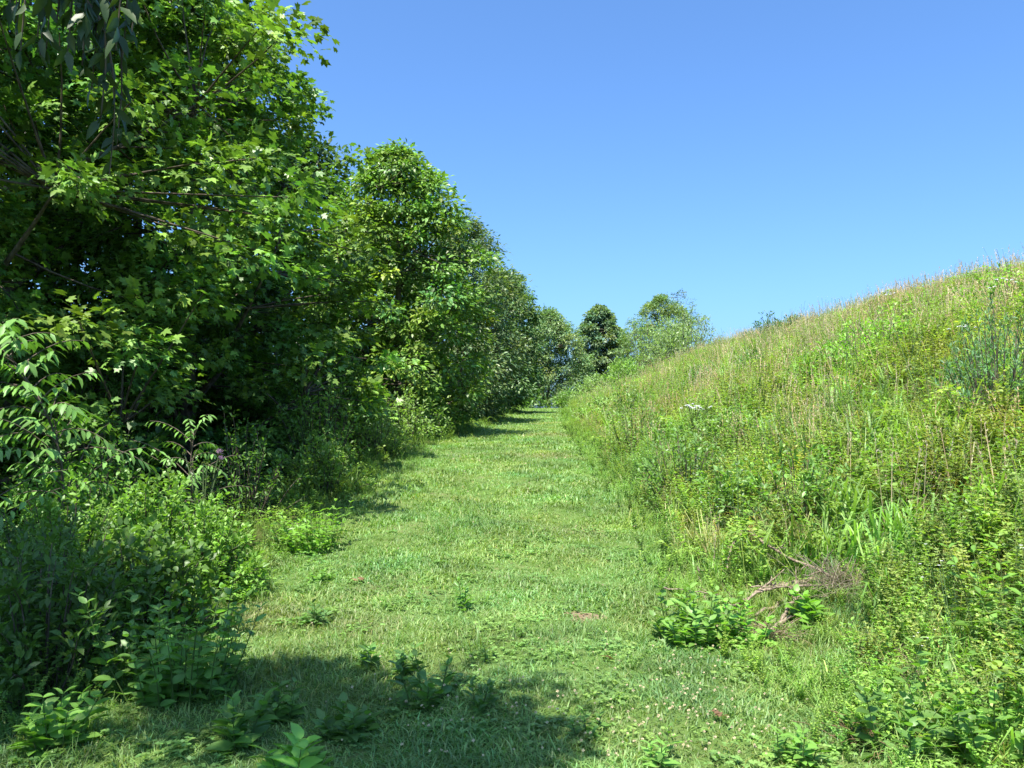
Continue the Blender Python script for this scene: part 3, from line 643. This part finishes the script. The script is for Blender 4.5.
sapling('sapling', 'sapling with long glossy drooping leaves at the left frame edge, in front of the maple', -3.75, 6.35, 2.35, 3, 52)
sapling('sapling', 'low drooping-leaved sapling reaching right in front of the dark hollow', -3.05, 7.9, 1.2, 4, 20, .09, spread=.8)
sapling('sapling', 'small sapling at the extreme left frame edge, below the taller one', -3.6, 5.4, 1.6, 5, 36)

# thistle
def thistle(px, row, H, label):
    x, y, z = at(px, row); root = empty('thistle', (x, y, z - .02), label, 'thistle'); st, lf, fl = [], [], []; r = np.random.default_rng(9)
    tips = []
    for k in range(6):
        e = np.array([(k - 2.5) * .07 + r.normal(0, .02), r.normal(0, .08), H * r.uniform(.8, 1)]); b = np.array([0, 0, H * .35 * (k % 3) / 3]); P = bez(b, [e[0] * .3, e[1] * .3, H * .6], e, 8)
        st.append(tube(P, np.linspace(.009, .005, 8), 6, (1, 1, 1))); tips.append(e); m = 8; t = r.uniform(.1, .95, m)
        Pn = np.stack([np.interp(t, np.linspace(0, 1, 8), P[:, j]) for j in range(3)], 1); D = r.normal(0, 1, (m, 3)); D[:, 2] = .6; Sz = r.uniform(.04, .10, m)
        lf.append(inst(LANCE, frames(D, r.normal(0, .4, (m, 3)) + [0, 0, 1], Sz, Sz * 1.2), Pn, np.tile([.11, .17, .07], (m, 1))))
    S_ = merge(st); S_[1][:] = [.13, .18, .08]; build('stem', S_, M_herb, root); build('leaves', merge(lf), M_herb, root)
    for k, e in enumerate(tips):
        b = ball(.022, k, 30); b[0] += e.astype(np.float32); b[1][:] = [.14, .17, .07]; build('bud', b, M_herb, root)
        if k in (4, 5):
            m = 30; D = r.normal(0, .45, (m, 3)) + [0, 0, 1]; f = inst(LANCE, frames(D, r.normal(0, 1, (m, 3)), np.full(m, .05), np.full(m, .03)), np.tile(e + [0, 0, .01], (m, 1)), np.tile([.50, .33, .46], (m, 1)))
            build('flower', f, M_petal, root)
thistle(205, 566, 1.15, 'tall thistle with a faded pink flower head among the left bushes')

# ------------------------------------------------------------------ broad-leaved weeds, each one a plant
WG = 'broad-leaved weeds growing in and beside the path'
def weed(label, px, row, H, n=5, leaf=.12, col=(.10, .20, .035), seed=1, spread=.12, shape=BROAD, nodes=7, wr=1.0, name='leafy_weed', cat='weed', group=WG, per=2, branches=0, up=.35, xyz=None, taper=.5):
    x, y, z = at(px, row) if xyz is None else (*xyz, float(ground_h(*xyz)))
    r = np.random.default_rng(seed); root = empty(name, (x, y, z - .01), label, cat, group); st, lf = [], []
    for k in range(n):
        h = herb(seed * 50 + k, H * r.uniform(.45, 1.1), nodes, leaf, wr, shape, per, up, .005, taper, branches=branches)
        a = k * 2.4; q = spread * math.sqrt(k / max(n, 1)); o = np.array([np.cos(a) * q, np.sin(a) * q, 0], np.float32)
        for c_, dst in ((h[0], st), (h[1], lf)):
            V_ = c_[0].copy(); V_[:, 0] += V_[:, 2] * np.cos(a) * .35 * (q / max(spread, .01)); V_[:, 1] += V_[:, 2] * np.sin(a) * .35 * (q / max(spread, .01)); V_ += o
            dst.append([V_, c_[1], c_[2], c_[3]])
    S_ = merge(st); S_[1][:] = [.12, .19, .06]; F_ = merge(lf); F_[1] = F_[1] * (1.5 * np.array(col, np.float32))
    build('stem', S_, M_herb, root); build('leaves', F_, M_herb, root)
weed('bright yellow-green leafy clump on the left path edge, beside the tree shadow', 311, 552, .46, 34, .12, (.12, .225, .040), 1, .26, LEAF6)
weed('large broad-leaved weed clump in half shade at the lower left', 185, 692, .58, 40, .115, (.10, .20, .045), 2, .28)
weed('sunlit light green weed with pointed leaves in the bottom left corner', 62, 745, .30, 10, .13, (.12, .23, .045), 3, .09)
weed('big upright pale leaves cut off by the bottom edge of the view', 303, 790, .24, 5, .18, (.13, .26, .05), 4, .08)
weed('small bluish green weed in the grass below the bright clump', 318, 624, .17, 7, .11, (.085, .16, .05), 5, .07, LANCE, wr=1.5)
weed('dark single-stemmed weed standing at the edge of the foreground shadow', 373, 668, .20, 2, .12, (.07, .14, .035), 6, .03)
weed('slender weed alone in the middle of the path', 466, 612, .24, 2, .12, (.10, .20, .045), 7, .03, LEAF6, up=.7)
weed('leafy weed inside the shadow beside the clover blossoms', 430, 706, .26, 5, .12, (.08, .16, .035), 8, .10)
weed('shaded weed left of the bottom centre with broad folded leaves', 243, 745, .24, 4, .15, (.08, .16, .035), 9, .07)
weed('small weed left of the bluish green one on the path edge', 325, 583, .13, 5, .08, (.10, .19, .04), 10, .08)
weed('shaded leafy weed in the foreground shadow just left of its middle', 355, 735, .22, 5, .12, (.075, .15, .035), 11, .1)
weed('low light-green weed patch on the path edge below the bramble bush', 245, 600, .26, 18, .10, (.12, .22, .045), 12, .13, LEAF6)
weed('broad-leaved weed at the right path edge in front of the dead branches', 690, 640, .33, 22, .12, (.11, .20, .045), 13, .22)
weed('large-leaved vine weed growing out of the dead branches', 738, 642, .26, 7, .12, (.13, .26, .045), 14, .14)
weed('weed with wide flat leaves over the right end of the dead branches', 805, 622, .22, 4, .16, (.13, .26, .04), 15, .1)
weed('tall upright weed with long pale leaves in the middle of the hillside', 868, 478, 1.0, 1, .22, (.11, .20, .05), 16, .05, LANCE, nodes=9, wr=1.2, up=.7)
weed('large-leaved bramble weed in the bottom right corner', 985, 740, .40, 22, .115, (.095, .18, .035), 17, .32)
weed('dark-leaved weed left of the bottom right corner bramble', 905, 752, .30, 10, .12, (.08, .155, .035), 18, .22)
weed('leafy weed clump on the right frame edge above the corner bramble', 1015, 655, .55, 12, .13, (.10, .19, .035), 19, .25, LEAF6)

weed('tiny weed right of the curled dead leaf', 412, 600, .10, 3, .07, (.10, .19, .045), 31, .04, LEAF6)
weed('small weed clump between the slender weed and the bare soil', 520, 634, .11, 4, .06, (.10, .18, .045), 32, .06, LEAF6)
weed('low weed beneath the slender weed in the middle of the path', 486, 660, .12, 5, .07, (.10, .18, .045), 33, .07, LEAF6)
weed('dark low weed right of the foreground shadow', 590, 735, .14, 5, .08, (.10, .19, .045), 34, .07, LEAF6)
weed('upright weed at the bottom of the view right of the foreground shadow', 655, 764, .16, 4, .10, (.11, .21, .045), 35, .05, LANCE, wr=1.6)
weed('light green weed at the right path edge nearest the bottom of the view', 790, 758, .18, 6, .11, (.12, .23, .045), 36, .08, LANCE, wr=1.6)
weed('broad weed between the foreground shadow and the lower left clump', 282, 716, .20, 6, .11, (.09, .17, .04), 37, .08)
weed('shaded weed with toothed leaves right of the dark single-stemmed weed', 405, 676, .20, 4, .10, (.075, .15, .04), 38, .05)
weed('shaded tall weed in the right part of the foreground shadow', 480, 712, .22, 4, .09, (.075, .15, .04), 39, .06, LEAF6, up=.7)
# shrubs of the hillside
HG = 'shrubs growing out of the hillside'
def hs(label, px, row, H, Rad, col, seed, leaf=LEAF6, lsize=.06, nst=40, per=32, **kw):
    x, y, z = at(px, row); s_ = max(1, y / 14) ** .8
    shrub('hillside_shrub', label, 'shrub', x, y, H, Rad, leaf, lsize * s_, kw.pop('lw', 1.1), nst, per, col, seed, HG, **kw)
hs('dense dark green shrub at the hill foot, nearest of those beside the middle path', 688, 508, 1.0, .75, (.075, .135, .035), 51)
hs('dark leafy shrub just above the dead branches', 800, 535, .85, .7, (.075, .14, .032), 52)
hs('small-leaved shrub at the path edge left above the dead branches', 735, 520, .6, .5, (.075, .135, .035), 53)
hs('bright green leafy shrub high on the hill towards the right', 890, 372, 1.0, 1.0, (.13, .24, .040), 54)
hs('bright green bramble mound left of the high leafy shrub', 845, 385, .8, .9, (.11, .205, .040), 55)
hs('yellow-green shrub against the right frame edge high on the hill', 1005, 330, .9, .9, (.13, .225, .045), 56)
hs('small dark bush breaking the skyline above the hill slope', 768, 352, 1.35, .8, (.05, .095, .030), 57, lsize=.05)
hs('tiny dark bush on the skyline right of the other skyline bush', 792, 345, 1.0, .7, (.06, .10, .035), 58, lsize=.05)
hs('narrow-leaved shrub at the hill foot near the top of the path', 628, 428, 1.0, .9, (.10, .16, .045), 59, lsize=.06)
hs('yellowish shrub at the hill foot beside the path bend', 600, 425, .8, .8, (.12, .19, .05), 60, lsize=.06)
hs('dark green shrub low on the slope where the path bends', 640, 462, 1.0, .8, (.085, .145, .035), 61)
hs('olive shrub on the lower slope behind the white flower head', 735, 450, .6, .7, (.10, .165, .045), 62)
hs('dark leafy tuft halfway up the slope below the skyline bush', 700, 398, .7, .45, (.06, .12, .035), 63)
hs('second dark leafy tuft halfway up the slope, right of the first', 752, 385, .7, .4, (.06, .12, .035), 64)
hs('bluish feathery shrub against the right frame edge', 1000, 430, 1.25, .6, (.075, .145, .07), 65, leaf=LANCE, lsize=.06, nst=50, per=60, spiky=.6, lw=.8)
hs('bluish feathery plant leaning beside the one at the frame edge', 978, 410, .9, .45, (.085, .15, .065), 66, leaf=LANCE, lsize=.06, nst=36, per=50, spiky=.6, lw=.8)
# far shrubs and small trees on the right of the crest
def bigshrub(label, px, Y_, H, Rad, col, seed, lsize=.16, leaf=LANCE, nst=60, **kw):
    shrub('large_shrub', label, 'shrub', pix(px, Y_), Y_, H, Rad, leaf, lsize, kw.pop('lw', 1.5), nst, 50, col, seed, 'large shrubs at the hill foot near the crest', **kw)
bigshrub('large pale grey green shrub on the skyline beside the yellow-green tree', 690, 44, 3.4, 2.2, (.12, .165, .075), 71)
bigshrub('grey green shrub left below the yellow-green tree', 650, 46, 3.7, 2.1, (.115, .17, .065), 72)
bigshrub('yellow-green shrub right of the lone conical tree', 628, 48, 1.5, 1.4, (.13, .19, .05), 73)
bigshrub('low pale shrub closing the right side of the path top', 594, 46, 1.5, 1.5, (.13, .19, .065), 74)
bigshrub('grey green shrub in front of the pale skyline shrub', 674, 38, 2.6, 1.8, (.12, .17, .07), 75)
bigshrub('leafy shrub on the hill foot left in front of the grey green ones', 628, 36, 1.5, 1.3, (.11, .18, .05), 76)
bigshrub('low bush closing the gap at the very end of the path', 566, 52, 1.2, 1.1, (.10, .16, .05), 78)
tree('small_tree', 'yellow-green feathery small tree rising over the pale shrubs on the hill foot', 'tree', pix(662, 50), 50, 5.0, 2.4, OVAL, LANCE, .15, 1.4, 300, 90, .40, (.17, .25, .065), trunk_r=.08, seed=81, clear=.08)
tree('small_tree', 'thin straggly dark tree with bare twigs right behind the yellow-green one', 'tree', pix(678, 52), 52, 5.3, 1.6, OVAL, LEAF6, .15, 1.0, 50, 20, .35, (.07, .125, .045), trunk_r=.06, seed=82, clear=.35, limbs=14, inner=.2)

# white umbel flowers
def umbel(label, px, row, H, n=9, rad=.09):
    x, y, z = at(px, row); root = empty('white_flower', (x, y, z), label, 'flower', 'white flower heads on the hillside'); r = np.random.default_rng(int(px)); st, fl = [], []
    for k in range(n):
        e = np.append(r.normal(0, rad, 2), H + r.normal(0, .02)); st.append(tube(bez([0, 0, 0], [0, 0, H * .7], e, 5), .003, 4))
        b = ball(.026, k, 22); V_ = b[0] * np.array([1, 1, .5], np.float32) + e.astype(np.float32); fl.append([V_, b[1] * .75, b[2], b[3]])
    S_ = merge(st); S_[1][:] = [.12, .18, .06]; build('stem', S_, M_herb, root); build('blossom', merge(fl), M_petal, root)
umbel('cluster of white blossoms low on the hillside beside the path, left of centre slope', 694, 458, .75, 22, .13)
umbel('white flower head high on the hillside near the bright leafy shrub', 888, 335, .8, 8, .12)
umbel('small white flower head against the right frame edge near the feathery shrub', 1012, 345, .8, 7, .10)
umbel('small white flower head left of the feathery shrubs', 958, 385, .7, 6, .10)

# ------------------------------------------------------------------ dead branches at the foot of the hill
DG = 'dead branches lying at the foot of the hill'
def stick(label, a, b, r0, r1, lift=(.1, .1), kink=.016, seed=0, forks=5):
    A = np.array(at(*a)); B = np.array(at(*b)); A[2] += lift[0]; B[2] += lift[1]
    r = np.random.default_rng(seed); n = 10; t = np.linspace(0, 1, n)[:, None]; P = A + (B - A) * t; P[1:-1] += r.normal(0, kink * .4, (n - 2, 3)); P[3:7] += r.normal(0, kink, 3)
    c0 = P[0].copy(); root_ch = [tube(P - c0, np.linspace(r0, r1, n), 7)]
    for k in range(forks):
        i_ = r.integers(3, 9); p = P[i_] - c0; d = unit(B - A) * .6 + r.normal(0, .7, 3); d[2] = abs(d[2]) * .6; L_ = r.uniform(.08, .3); root_ch.append(tube(bez(p, p + d * L_ * .5 + r.normal(0, .02, 3), p + d * L_, 5), np.linspace(r1 * .8, r1 * .3, 5), 5))
    o = build('dead_branch', merge(root_ch), M_twig); o.location = c0; tag(o, label, 'branch', DG)
stick('long thin dead branch slanting down right from the peak of the pile', (741, 562), (832, 594), .013, .009, (.30, .12), seed=1)
stick('short dead stick leaning left down from the peak of the pile', (741, 562), (721, 585), .010, .007, (.30, .02), seed=2, forks=0)
stick('pale dead branch lying across the middle of the pile', (732, 610), (802, 588), .011, .014, (.07, .05), seed=3)
stick('thick broken grey log at the centre of the pile', (770, 594), (815, 586), .028, .022, (.07, .06), seed=4, forks=0, kink=.01)
stick('dead branch low in the pile pointing to the lower left', (752, 620), (795, 596), .013, .011, (.05, .07), seed=5)
stick('crooked dark stick at the bottom of the pile', (775, 630), (797, 606), .017, .010, (.03, .10), seed=6)
stick('upright dead stem at the left end of the pile', (705, 605), (697, 582), .012, .007, (.02, .14), kink=.02, seed=7)
stick('thin pale twig lying left of the pile on the path edge', (662, 598), (716, 606), .006, .004, (.10, .10), seed=8, forks=1)
stick('short thick stub at the bottom centre of the pile', (757, 640), (788, 622), .02, .015, (.02, .05), seed=9, forks=0, kink=.01)
stick('thin dead stick rising steeply left of the peak of the pile', (708, 592), (716, 556), .005, .003, (.05, .30), seed=10, forks=1)
stick('very thin pale stick crossing behind the peak of the pile', (775, 560), (738, 540), .004, .003, (.10, .25), seed=11, forks=1)
stick('thin stick lying over the thick grey log', (748, 604), (826, 600), .006, .004, (.14, .12), seed=12, forks=3)
stick('broken brown stick poking out below the pale middle branch', (716, 616), (760, 606), .008, .006, (.06, .12), seed=13, forks=2)
def tangle(label, px, row, n, rad, h, seed, col=(.30, .23, .17)):
    x, y, z = at(px, row); r = np.random.default_rng(seed); cs = []
    for k in range(n):
        p = np.append(r.normal(0, rad * .5, 2), r.uniform(0, h * .4)); a = r.uniform(0, 6.28); L_ = r.uniform(.08, .25); e = p + np.array([np.cos(a) * L_, np.sin(a) * L_, r.uniform(-.02, h)]); c = (p + e) / 2 + np.array([0, 0, .04])
        cs.append(tube(bez(p, c, e, 4), .0018, 3, np.array(col) * r.uniform(.6, 1.2)))
    o = build('dry_tangle', merge(cs), M_herb); o.location = (x, y, z); tag(o, label, 'dry brush', 'heaps of dry brush at the foot of the hill')
tangle('heap of grey-brown dry brush right of the dead branches', 838, 592, 240, .20, .22, 1, (.38, .31, .25))
tangle('heap of pinkish brown dry brush below the dead branches', 768, 640, 120, .12, .16, 2, (.40, .30, .22))
tangle('small wisp of dry brush between hill grass at the lower right', 905, 670, 120, .18, .14, 3)
tangle('dead brown stems in the grass right of the bottom corner weed', 866, 742, 90, .10, .10, 4, (.36, .24, .15))

# bare dirt and dead leaves on the path
def dirt(label, px, row, rx, ry, seed):
    x, y, z = at(px, row); r = np.random.default_rng(seed); n = 28; th = np.arange(n) * 2 * np.pi / n; q = 1 + .25 * np.sin(3 * th + seed) + r.normal(0, .08, n)
    rings = [np.array([[x, y]])]; V_ = [(0, 0, 0)]; F_ = []
    for j, f in enumerate([.35, .7, 1.0]):
        for k in range(n): V_.append((np.cos(th[k]) * rx * q[k] * f, np.sin(th[k]) * ry * q[k] * f, 0))
    V_ = np.array(V_); V_[:, 2] = ground_h(V_[:, 0] + x, V_[:, 1] + y) - z + .026
    V_[1 + 2 * n:, 2] -= .02
    for k in range(n):
        m = (k + 1) % n; F_.append((0, 1 + k, 1 + m))
        for j in range(2): F_.append((1 + j * n + k, 1 + (j + 1) * n + k, 1 + (j + 1) * n + m, 1 + j * n + m))
    o = build('bare_soil', chunk(V_, F_), M_dirt); o.location = (x, y, z); tag(o, label, 'soil', kind='structure')
dirt('bare reddish soil patch in the mown path', 583, 618, .19, .16, 1)
def dead_leaf(label, px, row, s, seed, h=.05):
    x, y, z = at(px, row); r = np.random.default_rng(seed); n = 3; cs = []
    D = r.normal(0, 1, (n, 3)); D[:, 2] = .25; N = np.tile([0, 0, 1.], (n, 1)) + r.normal(0, .4, (n, 3))
    o = build('dead_leaf', inst(MAPLE, frames(D, N, np.full(n, s)), r.normal(0, s * .3, (n, 3)) * [1, 1, .2], np.tile([.24, .14, .08], (n, 1)) * r.uniform(.7, 1.2, (n, 1))), M_herb); o.location = (x, y, z + h); tag(o, label, 'dead leaf', 'dead leaves on the path')
dead_leaf('curled reddish brown dead leaf on the left of the path', 363, 584, .055, 1)
dead_leaf('reddish dead leaf in the clover near the bottom right of the path', 718, 722, .045, 2, .06)
dead_leaf('brown dead leaf on the path below the bare soil patch', 606, 662, .04, 3)
